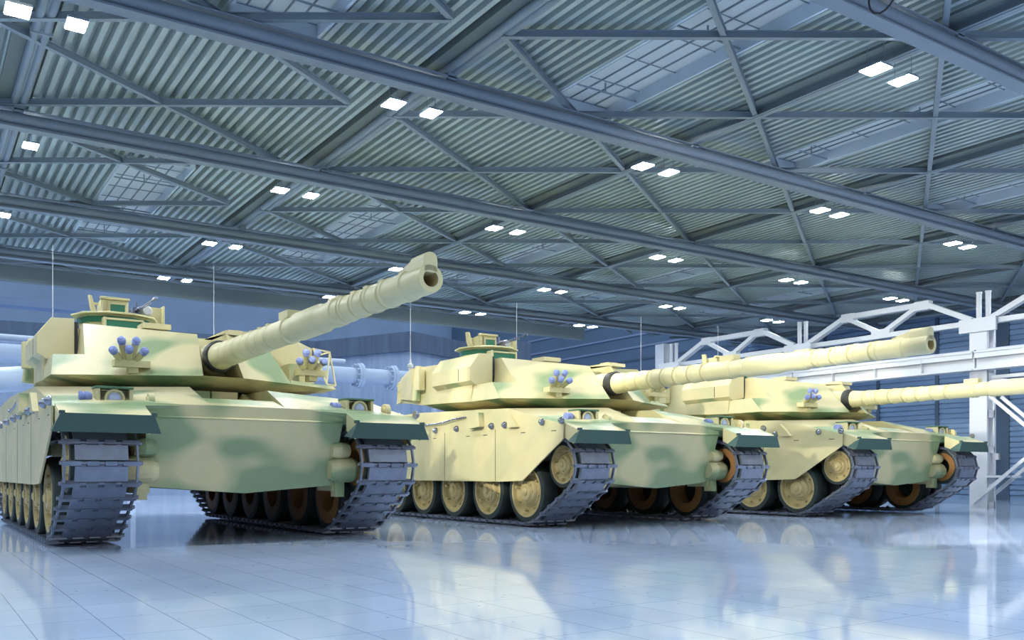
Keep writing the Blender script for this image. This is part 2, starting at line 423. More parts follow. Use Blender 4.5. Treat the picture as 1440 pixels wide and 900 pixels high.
def make_track(root, s):
    circ = [(.475, .775, .345), (1.15, .45, .405), (5.75, .45, .405), (6.82, .78, .33)]
    pts = []
    for cy, cz, r in circ:
        for k in range(180):
            a = 2*PI*k/180; pts.append((cy+r*math.cos(a), cz+r*math.sin(a)))
    # convex hull (monotone chain)
    pts = sorted(set((round(a, 5), round(b, 5)) for a, b in pts))
    def half(P):
        h = []
        for p in P:
            while len(h) > 1 and (h[-1][0]-h[-2][0])*(p[1]-h[-2][1])-(h[-1][1]-h[-2][1])*(p[0]-h[-2][0]) <= 0: h.pop()
            h.append(p)
        return h[:-1]
    H = half(pts)+half(pts[::-1])
    L = [math.dist(H[i], H[(i+1) % len(H)]) for i in range(len(H))]
    tot = sum(L); N = round(tot/.187); st = tot/N
    def at(d):
        d %= tot
        for i, l_ in enumerate(L):
            if d <= l_:
                a, b = H[i], H[(i+1) % len(H)]; t = d/l_ if l_ else 0
                return a[0]+(b[0]-a[0])*t, a[1]+(b[1]-a[1])*t
            d -= l_
        return H[0]
    # guide-horn belt = the track part itself
    bm = new()
    J = [at(k*st) for k in range(N)]
    for k in range(N):
        a, b = J[k], J[(k+1) % N]
        my, mz = (a[0]+b[0])/2, (a[1]+b[1])/2
        t = Vector((0, b[0]-a[0], b[1]-a[1])).normalized(); nrm = Vector((1, 0, 0)).cross(t)   # points inwards for this winding
        c = Vector((s*1.37, my, mz))
        cen = Vector((s*1.37, 3.6, .6))
        if nrm.dot(cen-c) < 0: nrm = -nrm
        p = c+nrm*.005; q = c+nrm*.055
        bm2 = [p+t*.045+Vector((.02, 0, 0)), p-t*.045+Vector((.02, 0, 0)), p-t*.045-Vector((.02, 0, 0)), p+t*.045-Vector((.02, 0, 0)),
               q+t*.02+Vector((.01, 0, 0)), q-t*.02+Vector((.01, 0, 0)), q-t*.02-Vector((.01, 0, 0)), q+t*.02-Vector((.01, 0, 0))]
        V = [bm.verts.new(v) for v in bm2]
        for f in ((0, 1, 2, 3), (7, 6, 5, 4), (0, 4, 5, 1), (1, 5, 6, 2), (2, 6, 7, 3), (3, 7, 4, 0)): bm.faces.new([V[i] for i in f])
    tr = obj('track', bm, M['track'], root)
    # one link mesh, local axes: x across, y along, z outwards; origin on the joint
    global LINK
    if LINK is None:
        bm = new()
        p = st
        box(bm, -.215, .215, .027, p-.024, -.018, .020)
        for sx in (-1, 1):
            bar(bm, (sx*.295, 0, 0), (sx*.295, p, 0), .018, .032)
        tube(bm, (-.318, 0, 0), (.318, 0, 0), .016, seg=8)
        for x0, x1 in ((-.315, -.17), (-.12, -.025), (.025, .12), (.17, .315)):
            box(bm, x0, x1, -.020, .020, -.022, .026)
        for x0, x1 in ((-.165, -.125), (-.02, .02), (.125, .165)):
            box(bm, x0, x1, .016, .036, -.02, .012)
        for sx in (-1, 1):
            tube(bm, (sx*.318, 0, 0), (sx*.335, 0, 0), .017, seg=8)
        fix(bm); LINK = bpy.data.meshes.new('track_link'); bm.to_mesh(LINK); bm.free(); LINK.materials.append(M['track'])
        LINK.set_sharp_from_angle(angle=math.radians(38))
    for k in range(N):
        a, b = J[k], J[(k+1) % N]
        t = Vector((0, b[0]-a[0], b[1]-a[1])).normalized()
        c = Vector((s*1.37, a[0], a[1]))
        n_ = Vector((1, 0, 0)).cross(t)
        cen = Vector((s*1.37, 3.6, .6))
        if n_.dot(cen-c) > 0: n_ = -n_
        xx = t.cross(n_)
        m4 = Matrix((xx, t, n_)).transposed().to_4x4(); m4.translation = c
        o = bpy.data.objects.new('track_link', LINK); C.objects.link(o); o.parent = tr; o.matrix_local = m4
    return tr
LINK = None

def make_launcher(root, x, y, z, s):
    bm = new()
    box(bm, x-.19, x+.16, y+.02, y+.16, z-.02, z+.05)
    box(bm, x-.05, x+.05, y+.06, y+.2, z-.08, z)
    spec = [(-.21, .10), (-.135, .20), (-.065, .12), (.0, .205), (.075, .11)]
    ends = []
    for dx, dz in spec:
        a = Vector((x-.02+dx*.35, y+.10, z+.02)); b = Vector((x+dx, y-.06, z+dz+.02))
        tube(bm, a, b, .030, .036, 14); ends.append((a, b))
    base = obj('smoke_launcher', bm, M['sand'], root)
    for a, b in ends:
        d = (b-a).normalized(); bm = new()
        tube(bm, b-d*.01, b+d*.035, .041, .041, 16, False)
        tube(bm, b+d*.035, b+d*.055, .041, .022, 16)
        tube(bm, b-d*.02, b-d*.01, .034, .041, 16)
        obj('grenade_cap', bm, M['cap'], base, label='blue rounded discharger cap')

def make_turret(root):
    A = Vector
    bm = new()
    def poly(*p): bm.faces.new([bm.verts.new(q) for q in p])
    # ---- left front wedge (plate with a cut-out for the sight box)
    a = (-.21, 1.245, 1.70); b = (-1.55, 1.96, 1.70); b2 = (-1.50, 2.214, 1.94); n = (-1.22, 2.06, 1.935); c = (-1.17, 2.50, 2.33); d = (-.13, 1.80, 2.21)
    d0 = (-.13, 1.80, 1.62)
    back = 2.75
    hull(bm, [a, b, b2, n, (-.17, 1.52, 1.95), d0, (-1.55, back, 1.70), (-1.50, back, 1.94), (-.13, back, 1.62), (-.13, back, 1.95)])
    hull(bm, [n, c, d, (-.17, 1.52, 1.95), (-1.17, back, 2.33), (-.13, back, 2.30), (-.13, back, 1.9), (-1.22, back, 1.93), (-1.18, 2.5, 1.93)])
    # ---- right front wedge, cut short; shelf and recessed wall behind it
    a2 = (.21, 1.245, 1.70); e = (.87, 1.60, 1.70); f_ = (.70, 1.92, 2.13); dd = (.14, 1.66, 2.22)
    hull(bm, [a2, e, f_, (.19, 1.5, 1.98), (.87, back, 1.7), (.7, back, 2.13), (.14, back, 1.62), (.14, back, 2.0)])
    hull(bm, [f_, dd, (.19, 1.5, 1.98), (.70, back, 2.24), (.14, back, 2.28), (.14, back, 1.9), (.7, back, 1.9)])
    hull(bm, [e, (1.57, 1.97, 1.70), (1.62, 2.6, 1.70), (.8, 2.6, 1.70), (e[0], e[1]+.03, 1.745), (1.53, 2.0, 1.745), (1.60, 2.6, 1.76), (.8, 2.6, 1.76)])
    hull(bm, [(.6, 2.30, 1.73), (1.46, 2.42, 1.73), (1.43, 2.42, 2.24), (1.2, 2.28, 2.29), (.6, 2.15, 2.25),
              (.6, 2.9, 1.73), (1.46, 2.9, 1.73), (1.43, 2.9, 2.27), (.6, 2.9, 2.30)])
    box(bm, .98, 1.10, 1.98, 2.35, 1.74, 1.98)
    # ---- body
    body = [(-1.55, 2.7, 1.70), (1.55, 2.7, 1.70), (-1.55, 3.3, 1.72), (1.55, 3.3, 1.72), (-1.45, 4.45, 1.76), (1.45, 4.45, 1.76),
            (-1.50, 2.7, 2.30), (1.43, 2.7, 2.28), (-1.45, 4.45, 2.36), (1.40, 4.45, 2.36), (-.1, 2.7, 2.30), (-1.28, 5.35, 2.28), (1.28, 5.35, 2.28),
            (-1.28, 5.35, 1.88), (1.28, 5.35, 1.88)]
    hull(bm, body)
    # ---- underside skirt sloping in to the turret ring
    hull(bm, [a, a2, b, (1.55, 1.98, 1.70), (-1.55, 3.3, 1.72), (1.55, 3.3, 1.72), (-1.4, 4.45, 1.77), (1.4, 4.45, 1.77),
              (-.55, 1.75, 1.59), (.55, 1.75, 1.59), (-1.0, 2.4, 1.59), (1.0, 2.4, 1.59), (-1.0, 4.1, 1.62), (1.0, 4.1, 1.62)])
    # ---- roof plate, raised hatch lids and cheeks round the gun opening
    box(bm, .14, .42, 1.66, 2.9, 2.215, 2.262)
    box(bm, .20, .36, 1.52+.25, 1.52+.45, 2.255, 2.285)
    box(bm, -.60, -.30, 2.25, 2.55, 2.30, 2.36)
    box(bm, .1, .5, 3.4, 4.0, 2.34, 2.40)
    t = obj('turret', bm, M['camo'], root, sharp=8)
    # details hung on the turret are parts of the tank
    # long thermal sight box on the left flank (chamfered section)
    bm = new()
    sec = [(-1.24, 1.98), (-1.24, 2.395), (-1.47, 2.385), (-1.61, 2.19), (-1.61, 1.99), (-1.52, 1.93)]
    A1 = [(x, 2.62, z) for x, z in sec]; A2 = [(x, 3.75, z) for x, z in sec]
    hull(bm, A1+A2)
    s_ = obj('thermal_sight_housing', bm, M['camo'], t, bevel=.006, sharp=20)
    bm = new(); box(bm, -1.612, -1.606, 2.95, 2.965, 2.0, 2.18)
    obj('housing_seam_and_shade', bm, M['dark'], t)
    bm = new(); box(bm, -1.24, -1.205, 2.63, 2.66, 1.96, 2.36)  # dark strip painted in for the shaded gap beside the housing
    obj('housing_seam_and_shade', bm, M['dark'], t)
    # stowage bins at the rear, rounded corner column between
    bm = new()
    hull(bm, [(-1.56, 4.50, 1.84), (-1.56, 4.5, 2.34), (-1.30, 4.45, 2.38), (-1.2, 4.45, 1.84), (-1.30, 5.40, 1.92), (-1.30, 5.40, 2.27), (-1.0, 5.4, 2.27), (-1.0, 5.4, 1.92)])
    tube(bm, (-1.50, 4.46, 1.82), (-1.44, 4.46, 2.37), .085, .075, 20)
    obj('stowage_bin', bm, M['camo'], t, sharp=20)
    bm = new(); box(bm, -1.60, -1.50, 4.18, 4.34, 1.98, 2.30)
    obj('flank_plate', bm, M['sand'], t)
    bm = new()
    hull(bm, [(1.56, 4.50, 1.84), (1.56, 4.5, 2.34), (1.30, 4.45, 2.38), (1.2, 4.45, 1.84), (1.30, 5.40, 1.92), (1.30, 5.40, 2.27), (1.0, 5.4, 2.27), (1.0, 5.4, 1.92)])
    tube(bm, (1.50, 4.46, 1.82), (1.44, 4.46, 2.37), .085, .075, 20)
    obj('stowage_bin', bm, M['camo'], t, sharp=20)
    bm = new()
    for s in (-1, 1):
        for z in (1.93, 2.08, 2.22): bar(bm, (s*1.30, 5.4, z), (s*1.12, 5.9, z-.02), .012, .02)
        for k in range(4): bar(bm, (s*(1.30-.045*k), 5.4+.125*k, 1.9), (s*(1.30-.045*k), 5.4+.125*k, 2.24), .012, .012)
        hull(bm, [(s*1.30, 5.4, 1.88), (s*1.12, 5.92, 1.88), (s*1.28, 5.4, 2.1), (s*1.10, 5.92, 2.08), (s*1.26, 5.4, 1.88), (s*1.08, 5.9, 1.88)])
    for z in (1.93, 2.08, 2.22): bar(bm, (-1.12, 5.9, z-.02), (1.12, 5.9, z-.02), .012, .02)
    obj('rear_basket', bm, M['sand'], t)
    # wire frame basket on the right flank
    bm = new()
    q = [(1.45, 2.42, 2.24), (1.74, 2.60, 2.24), (1.76, 2.45, 1.80), (1.60, 2.35, 1.80)]
    for i, j in ((0, 1), (1, 2), (2, 3), (3, 1), (0, 3)): bar(bm, q[i], q[j], .018, .018)
    for i in range(3): bar(bm, tuple(Vector(q[i])+Vector((0, .9, 0))), tuple(Vector(q[i+1])+Vector((0, .9, 0))), .018, .018)
    for i in range(3): bar(bm, q[i], tuple(Vector(q[i])+Vector((0, .9, 0))), .018, .018)
    obj('side_basket', bm, M['sand'], t)
    make_launcher(root, -.83, 1.52, 1.80, -1)
    make_launcher(root, 1.24, 1.82, 1.86, 1)
    # ---- commander's cupola
    bm = new()
    # ring of facets with green vision panels beneath a thin flared lip
    lathe(bm, [(.40, 0), (.42, .20), (.50, .205), (.50, .225), (.36, .25), (0, .25)], (-.62, 3.78, 2.40), 'z', 10)
    box(bm, -.83, -.80, 3.28, 3.6, 2.33, 2.55); box(bm, -.40, -.37, 3.28, 3.6, 2.33, 2.53)
    box(bm, -.82, -.38, 3.28, 3.6, 2.52, 2.545)
    cup = obj('cupola', bm, M['sand'], root, bevel=.004)
    bm = new(); box(bm, -.80, -.40, 3.30, 3.5, 2.34, 2.52)
    obj('vision_panel', bm, M['window'], cup, label='wide dark green vision panel')
    bm = new()
    lathe(bm, [(.425, .11), (.432, .18)], (-.62, 3.78, 2.40), 'z', 10, close=False)
    obj('vision_ring', bm, M['window'], cup, label='green vision blocks under the cupola lip')
    bm = new()
    hull(bm, [(-.79, 3.72, 2.62), (-.79, 3.72, 2.84), (-.74, 3.72, 2.86), (-.49, 3.72, 2.86), (-.47, 3.72, 2.83), (-.47, 3.72, 2.62),
              (-.79, 4.0, 2.62), (-.79, 4.0, 2.80), (-.47, 4.0, 2.62), (-.47, 4.0, 2.80)])
    box(bm, -.80, -.46, 3.68, 3.74, 2.835, 2.865)
    for x in (-.78, -.72): box(bm, x, x+.02, 3.69, 3.72, 2.64, 2.82)
    for x in (-.70, -.50): box(bm, x-.015, x+.015, 3.69, 3.72, 2.62, 2.80)
    box(bm, -.70, -.50, 3.69, 3.72, 2.78, 2.80); box(bm, -.70, -.50, 3.69, 3.72, 2.62, 2.64)
    sb = obj('panoramic_sight', bm, M['sand'], root, bevel=.004)
    bm = new(); box(bm, -.685, -.515, 3.705, 3.715, 2.64, 2.78)
    obj('sight_window', bm, M['window'], sb, label='square green sight window')
    bm = new()
    prism(bm, [(-.90, 2.90), (-.87, 2.89), (-.845, 2.80), (-.80, 2.66), (-.84, 2.64), (-.88, 2.75)], 'y', 3.86, 3.96)
    bar(bm, (-.87, 3.9, 2.80), (-.79, 3.9, 2.80), .015, .03); bar(bm, (-.84, 3.9, 2.68), (-.79, 3.9, 2.68), .015, .03)
    obj('hatch_lid', bm, M['sand'], cup, bevel=.004)
    bm = new()
    box(bm, -.245, -.225, 3.85, 4.05, 2.60, 2.70)
    hull(bm, [(-.24, 3.9, 2.60), (-.02, 3.9, 2.60), (-.24, 3.9, 2.82), (-.02, 3.9, 2.82), (-.24, 4.1, 2.6), (-.02, 4.1, 2.6), (-.22, 4.1, 2.82), (-.02, 4.1, 2.82)])
    box(bm, -.035, -.012, 3.82, 4.1, 2.56, 2.835)
    obj('ammunition_box', bm, M['sand'], root, bevel=.004)
    # machine gun: barrel, receiver, cradle, grips
    bm = new()
    tube(bm, (-.36, 3.95, 2.74), (-.33, 3.72, 2.765), .026, seg=10)
    tube(bm, (-.33, 3.75, 2.765), (-.26, 3.22, 2.815), .010, seg=8)
    tube(bm, (-.265, 3.26, 2.81), (-.255, 3.18, 2.82), .017, seg=8)
    tube(bm, (-.335, 3.70, 2.74), (-.285, 3.35, 2.77), .008, seg=8)
    box(bm, -.39, -.32, 3.86, 4.06, 2.70, 2.79)
    bar(bm, (-.365, 3.9, 2.70), (-.365, 3.9, 2.60), .05, .05)
    bar(bm, (-.42, 3.9, 2.60), (-.42, 3.9, 2.76), .02, .02)
    box(bm, -.43, -.30, 3.84, 3.90, 2.69, 2.72)
    tube(bm, (-.40, 4.05, 2.76), (-.40, 4.12, 2.81), .012, seg=8); tube(bm, (-.33, 4.05, 2.76), (-.33, 4.12, 2.81), .012, seg=8)
    box(bm, -.37, -.35, 3.80, 3.84, 2.79, 2.85)
    obj('machine_gun', bm, M['gun'], root)
    bm = new()
    lathe(bm, [(0, -.09), (.05, -.085), (.07, -.04), (.07, .04), (.04, .07), (0, .075)], (-.24, 3.82, 2.745), 'y', 20)
    obj('searchlight', bm, M['ant'], root, label='small round pale searchlight')

def make_gun(root):
    # main gun: mantlet boot, sleeved barrel with clamps, fume extractor, muzzle with reference housing
    z = 1.93
    prof = [(.125, 1.30), (.138, 1.22), (.135, 1.12)]
    y = 1.12
    rings = [(-v) for v in (-1.05, -.81, -.58, -.34, -.11, .14, .37)]
    r0, r1 = .128, .110
    prof = [(.15, 1.45), (.148, 1.36), (.128, 1.16)]
    for i, yy in enumerate(rings):
        f = i/(len(rings)-1); r = r0+(r1-r0)*f
        prof += [(r-.004, yy+.048), (r-.020, yy+.042), (r-.020, yy+.004), (r+.005, yy), (r+.005, yy-.04), (r-.001, yy-.046)]
    prof += [(.112, -.40), (.112, -.70), (.118, -.72), (.118, -.80), (.104, -.81), (.104, -.98), (.110, -1.0), (.120, -1.02),
             (.118, -1.50), (.108, -1.53), (.104, -1.56), (.104, -1.74), (.110, -1.75), (.110, -1.86), (.100, -1.87)]
    for yy in (-2.01, -2.24, -2.46, -2.71):
        prof += [(.095, yy+.048), (.080, yy+.042), (.080, yy+.004), (.102, yy), (.102, yy-.035), (.095, yy-.04)]
    prof += [(.095, -2.95), (.102, -2.96), (.102, -3.03), (.093, -3.04), (.093, -3.28), (.088, -3.30), (.054, -3.30), (.052, -3.0), (0, -2.98)]
    bm = new(); lathe(bm, prof, (0, 0, z), 'y', 40, close=False)
    # clamps
    for yy in rings[1:]+[-2.01, -2.24, -2.46, -2.71]:
        rr = .112 if yy > -1 else .093
        for a in (.5, 2.2):
            c = (rr*math.cos(a), yy, z+rr*math.sin(a)); box(bm, c[0]-.014, c[0]+.014, yy-.02, yy+.05, c[2]-.012, c[2]+.014)
    box(bm, -.06, .06, -.84, -.62, z+.10, z+.165)
    box(bm, -.05, .05, -1.92, -1.72, z+.085, z+.112)
    g = obj('gun_barrel', bm, M['sand'], root, sharp=22)
    bm = new()
    pr = []
    for k in range(9):
        a = PI*k/8; pr.append((.048*math.cos(a), .132+.040*math.sin(a)))
    pr = [(.052, .04)]+pr+[(-.052, .04)]
    prism(bm, [(u, z+v) for u, v in pr], 'y', -3.30, -3.10)
    hull(bm, [(-.035, -3.12, z+.155), (.035, -3.12, z+.155), (-.035, -2.90, z+.10), (.035, -2.90, z+.10), (-.045, -3.12, z+.05), (.045, -3.12, z+.05), (-.035, -2.90, z+.05), (.035, -2.90, z+.05)])
    obj('muzzle_reference_housing', bm, M['sand'], g, bevel=.006)
    bm = new(); lathe(bm, [(.052, -3.297), (.050, -3.0), (0, -2.99)], (0, 0, z), 'y', 28, close=False)
    bm2 = obj('bore', bm, M['wheel'], g)
    # black ring painted in for the gap shade, then the cast mantlet
    bm = new(); lathe(bm, [(.11, 1.50), (.168, 1.46), (.172, 1.36), (.160, 1.33), (.13, 1.32)], (0, 0, z), 'y', 32, close=False)
    obj('gap_shade_ring', bm, M['dark'], root, label='black ring painting the gap shade at the root of the gun')
    bm = new(); lathe(bm, [(.12, 1.44), (.15, 1.5), (.17, 1.7), (.175, 2.4)], (0, 0, z), 'y', 32)
    hull(bm, [(-.2, 1.7, 1.62), (.2, 1.7, 1.62), (-.13, 2.05, 2.0), (.14, 2.05, 2.0), (-.2, 2.6, 1.6), (.2, 2.6, 1.6), (-.13, 2.10, 2.2), (.14, 2.10, 2.2), (-.13, 2.6, 2.2), (.14, 2.6, 2.2)])
    obj('mantlet', bm, M['camo'], root)

def make_antenna(root, x, y, z0, z1):
    bm = new(); tube(bm, (x, y, z0), (x, y, z1), .006, .004, 6)
    a = obj('antenna', bm, M['ant'], root)
    bm = new()
    lathe(bm, [(.055, 0), (.055, .03), (.03, .04), (.03, .10), (.05, .11), (.05, .15), (.02, .17), (.012, .24)], (x, y, z0-.06), 'z', 16)
    obj('antenna_base', bm, M['ant'], a)

def make_tank():
    root = empty('battle_tank')
    make_hull(root)
    for s in (-1, 1):
        make_fender(root, s); make_lamp(root, s); make_skirt(root, s)
        for k in range(6): make_wheel(root, s, 1.15+.92*k)
        make_wheel(root, s, .455, .79, .72, 'idler_wheel')
        make_sprocket(root, s, 6.82, .78)
        make_track(root, s)
    make_turret(root); make_gun(root)
    make_antenna(root, -1.12, 5.4, 2.43, 3.80); make_antenna(root, 1.05, 5.4, 2.40, 3.80)
    # exhaust box and rear light, grey box on the hull behind
    bm = new(); box(bm, -1.3, 1.3, 7.15, 7.35, .95, 1.4); obj('rear_box', bm, M['camo'], root, bevel=.01)
    return root

tank = make_tank()
spots = [(2.783, 8.404), (8.217, 8.340), (13.281, 8.208)]
labels = ['sand and green camouflaged tank at the left, closest, seen almost head-on',
          'middle camouflaged tank with its near flank in warm sunlight, gun over the third tank',
          'farthest camouflaged tank beside the white gantry, its barrel running off the right edge']
for i, (x, y) in enumerate(spots):
    o = tank if i == 0 else copy_tree(tank)
    o.location = (x, y, 0)
    tag(o, labels[i], 'tank', 'three camouflaged battle tanks in a row')

# ------------------------------------------------------------------ the hangar
bm = new(); box(bm, -30, 30, -25, 45, -.2, 0); struct('floor', bm, M['floor'])

ZB = 4.79           # underside of roof beams
ZD = 4.90           # underside of deck
XW = 23.0           # right wall plane
SKY = [(2.45, 3.30), (6.02, 6.92), (9.68, 10.32), (13.35, 13.98), (17.2, 17.85)]
SKY_Y = [(3.7, 8.35), (12.9, 17.7)]
Y0, Y1, X0 = 3.4, 20.4, -.1
# corrugated deck sheets, run along Y, cut round the skylights
def deck(bm, xa, xb, ya, yb):
    p = .122; n = max(1, round((xb-xa)/p)); p = (xb-xa)/n; h = .085
    prof = []
    for k in range(n):
        x = xa+k*p
        prof += [(x, ZD+h), (x+.42*p, ZD+h), (x+.49*p, ZD), (x+.93*p, ZD)]
    prof.append((xb, ZD+h))
    lo = [(bm.verts.new((x, ya, z)), bm.verts.new((x, yb, z))) for x, z in prof]
    for a, b in zip(lo, lo[1:]): bm.faces.new((a[0], b[0], b[1], a[1]))
    top = [bm.verts.new(v) for v in ((xa, ya, ZD+.12), (xb, ya, ZD+.12), (xb, yb, ZD+.12), (xa, yb, ZD+.12))]
    bm.faces.new(top)
bm = new()
xs = [X0]
for a, b in SKY: xs += [a, b]
xs.append(XW)
for i in range(0, len(xs), 2): deck(bm, xs[i], xs[i+1], Y0, Y1)
for a, b in SKY:
    ys = [Y0]
    for c, d in SKY_Y: ys += [c, d]
    ys.append(Y1)
    for i in range(0, len(ys), 2): deck(bm, a, b, ys[i], ys[i+1])
me_o = obj('ceiling', bm, M['deck'], sharp=False); me_o['kind'] = 'structure'
for f in me_o.data.polygons: f.use_smooth = False

# skylights: curb walls, frosted panes with mullions, tie rods
k = 0
for a, b in SKY:
    for c, d in SKY_Y:
        k += 1
        bm = new(); t = .03; z0, z1 = ZD-.01, ZD+.15
        box(bm, a-t, a, c-t, d+t, z0, z1); box(bm, b, b+t, c-t, d+t, z0, z1)
        box(bm, a, b, c-t, c, z0, z1); box(bm, a, b, d, d+t, z0, z1)
        sk = struct('window_%d' % k, bm, M['curb'])
        bm = new()
        box(bm, a, b, c, d, z1-.02, z1)
        obj('pane', bm, M['pane'], sk)
        bm = new()
        for i in range(1, 5): bar(bm, (a+(b-a)*i/5, c, z1-.03), (a+(b-a)*i/5, d, z1-.03), .014, .014)
        n = int((d-c)/.55)
        for i in range(n+1): bar(bm, (a, c+(d-c)*i/n, z1-.035), (b, c+(d-c)*i/n, z1-.035), .009, .009)
        obj('mullion', bm, M['girder'], sk)
        bm = new()
        for i in range(3):
            y = c+(d-c)*(i+.5)/3+.25
            bar(bm, (a, y, ZD+.02), (b, y, ZD+.02), .016, .016); bar(bm, ((a+b)/2, y, ZD+.02), ((a+b)/2, y, z1-.02), .014, .014)
        obj('tie_rod', bm, M['steel'], sk)

# dark gutters to the left of each longitudinal beam
BX = [1.05, 4.68, 8.17, 11.65, 15.13, 18.62, 22.1]
for i, x in enumerate(BX):
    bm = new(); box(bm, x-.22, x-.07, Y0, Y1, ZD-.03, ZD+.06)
    tag(obj('roof_gutter', bm, M['gutter']), ['dark gutter strip above the leftmost twin roof beam', 'dark gutter strip above the twin roof beam in the second bay',
        'dark gutter strip above the roof beam over the middle tank', 'dark gutter strip above the roof beam over the third tank', 'dark gutter strip left of the beam before the gantry',
        'dark gutter strip above the roof beam behind the gantry', 'dark gutter strip nearest the blue side wall'][i], 'roof gutter', 'dark roof gutters')
def ibeam(bm, p, q, w, h, t=.012, seglen=None):
    p = Vector(p); q = Vector(q)
    bar(bm, p+Vector((0, 0, -h/2+t/2)), q+Vector((0, 0, -h/2+t/2)), w, t)
    bar(bm, p+Vector((0, 0, h/2-t/2)), q+Vector((0, 0, h/2-t/2)), w, t)
    bar(bm, p, q, t*1.2, h-t)
beam_lab = ['leftmost twin-tube roof beam running away from the camera', 'second roof beam from the left, in front of the two tank roofs',
            'roof beam running away above the middle tank', 'roof beam running away above the third tank', 'roof beam running away just left of the gantry',
            'roof beam running away behind the gantry', 'roof beam close to the blue side wall']
for i, x in enumerate(BX):
    bm = new()
    if i < 2:
        for dx in (-.045, .045): tube(bm, (x+dx, Y0, ZB+.05), (x+dx, Y1, ZB+.05), .042, seg=12)
        bar(bm, (x, Y0, ZB+.06), (x, Y1, ZB+.06), .03, .05)
        for y in (4.9, 9.5, 14.0): bar(bm, (x, y-.012, ZB+.045), (x, y+.012, ZB+.045), .19, .10)
    else:
        ibeam(bm, (x, Y0, ZB+.05), (x, Y1, ZB+.05), .11, .10)
        bar(bm, (x, Y0, ZB), (x, Y1, ZB), .05, .012)
    tag(obj('roof_beam', bm, M['steel']), beam_lab[i], 'roof beam', 'roof beams running away from the camera')
# main cross girders hung lower, parallel to X
GY = [4.76, 8.17, 11.60, 15.17, 18.66]
g_lab = ['lowest cross girder, crossing the top right corner', 'long cross girder crossing the middle of the roof', 'cross girder from the left edge above the first gun',
         'cross girder just above the first tank muzzle', 'farthest cross girder in front of the grey fascia']
for i, y in enumerate(GY):
    bm = new(); z = 4.56
    bar(bm, (X0, y, z+.008), (XW-.05, y, z+.008), .15, .016)
    bar(bm, (X0, y, z+.03), (XW-.05, y, z+.03), .07, .03)
    tube(bm, (X0, y, z+.115), (XW-.05, y, z+.115), .070, seg=14)
    bar(bm, (X0, y, z+.215), (XW-.05, y, z+.19), .10, .014)
    for x in BX[:]: box(bm, x-.05, x+.05, y-.05, y+.05, z+.18, ZB+.02)
    tag(obj('cross_girder', bm, M['girder']), g_lab[i], 'girder', 'heavy cross girders under the roof')
# diagonal bracing
NY = [2.58, 4.88, 7.17, 9.47, 11.76, 14.02, 16.3, 18.6, 20.9]
def clip(p, q):
    # clip to Y0..Y1
    (x0, y0), (x1, y1) = p, q
    if y1 > Y1: t = (Y1-y0)/(y1-y0); x1 = x0+(x1-x0)*t; y1 = Y1
    if y0 > Y1: t = (Y1-y1)/(y0-y1); x0 = x1+(x0-x1)*t; y0 = Y1
    if x0 < X0: t = (X0-x0)/(x1-x0); y0 = y0+(y1-y0)*t; x0 = X0
    if y0 < Y0: t = (Y0-y0)/(y1-y0); x0 = x0+(x1-x0)*t; y0 = Y0
    if y1 < Y0: t = (Y0-y1)/(y0-y1); x1 = x1+(x0-x1)*t; y1 = Y0
    return (x0, y0), (x1, y1)
col_name = ['left of the first twin beam', 'in the first bay', 'in the second bay above the middle tank', 'in the third bay', 'in the fourth bay', 'in the fifth bay', 'in the last bay by the side wall']
row_name = ['first row in view', 'second row', 'third row', 'fourth row', 'fifth row', 'sixth row', 'seventh row', 'farthest row']
bays = [(-2.88, .62), (.62, 4.12)]+[(BX[i], BX[i+1]) for i in range(1, 6)]
for bi, (xa, xb) in enumerate(bays):
    for j in range(len(NY)-1):
        ya, yb = NY[j], NY[j+1]
        if ya >= Y1: continue
        for d in (0, 1):
            p, q = ((xa, ya), (xb, yb)) if d else ((xa, yb), (xb, ya))
            p, q = clip(p, q)
            bm = new()
            zz = ZB+.035+(.012 if d else 0)
            ibeam(bm, (p[0], p[1], zz), (q[0], q[1], zz), .055, .07, .008)
            tag(obj('bracing_beam', bm, M['steel']), 'thin steel roof brace %s, %s, %s' % (col_name[bi], row_name[j], 'slanting away to the right' if d else 'level across the view'),
                'roof brace', 'diagonal roof braces')

# lamps
P0 = (2.01, 22.31); U = .387
rowb = {-1: -8.565, 0: 0, 1: 9.026, 2: 18.03, 3: 26.5}
row_l = {-1: 'row nearest the camera', 0: 'second row', 1: 'third row', 2: 'fourth row', 3: 'farthest row'}
col_l = ['at far left', 'over the first tank gap', 'over the middle tank', 'over the third tank', 'before the gantry', 'above the gantry']
first = None
def make_ceiling_lamp(w):
    r = empty('ceiling_lamp')
    bm = new(); box(bm, -w/2-.008, w/2+.008, -.118, .118, .008, .03); box(bm, -.003, .003, -.093, -.087, .03, .25); box(bm, -.003, .003, .087, .093, .03, .25)
    obj('lamp_housing', bm, M['steel'], r)
    bm = new(); box(bm, -w/2, w/2, -.11, .11, 0, .012); obj('diffuser', bm, M['lamp'], r)
    return r
protoA = make_ceiling_lamp(.18); protoB = make_ceiling_lamp(.15)
usedA = usedB = False
for j in (-1, 0, 1, 2, 3):
    for i in range(6):
        if j == -1 and i != 2 and i != 3: continue
        if j == 3 and i > 4: continue
        for side in (0, 1):
            if side == 0:
                o = protoA if not usedA else copy_tree(protoA); usedA = True
            else:
                o = protoB if not usedB else copy_tree(protoB); usedB = True
            a = i*9.005+(1.154 if side else 0); b = rowb[j]
            o.location = ((P0[0]+a)*U, (P0[1]+b)*U, 4.56)
            tag(o, '%s lamp of the ceiling pair %s, %s' % ('right' if side else 'left', col_l[i], row_l[j]), 'ceiling lamp', 'square lamps under the roof')

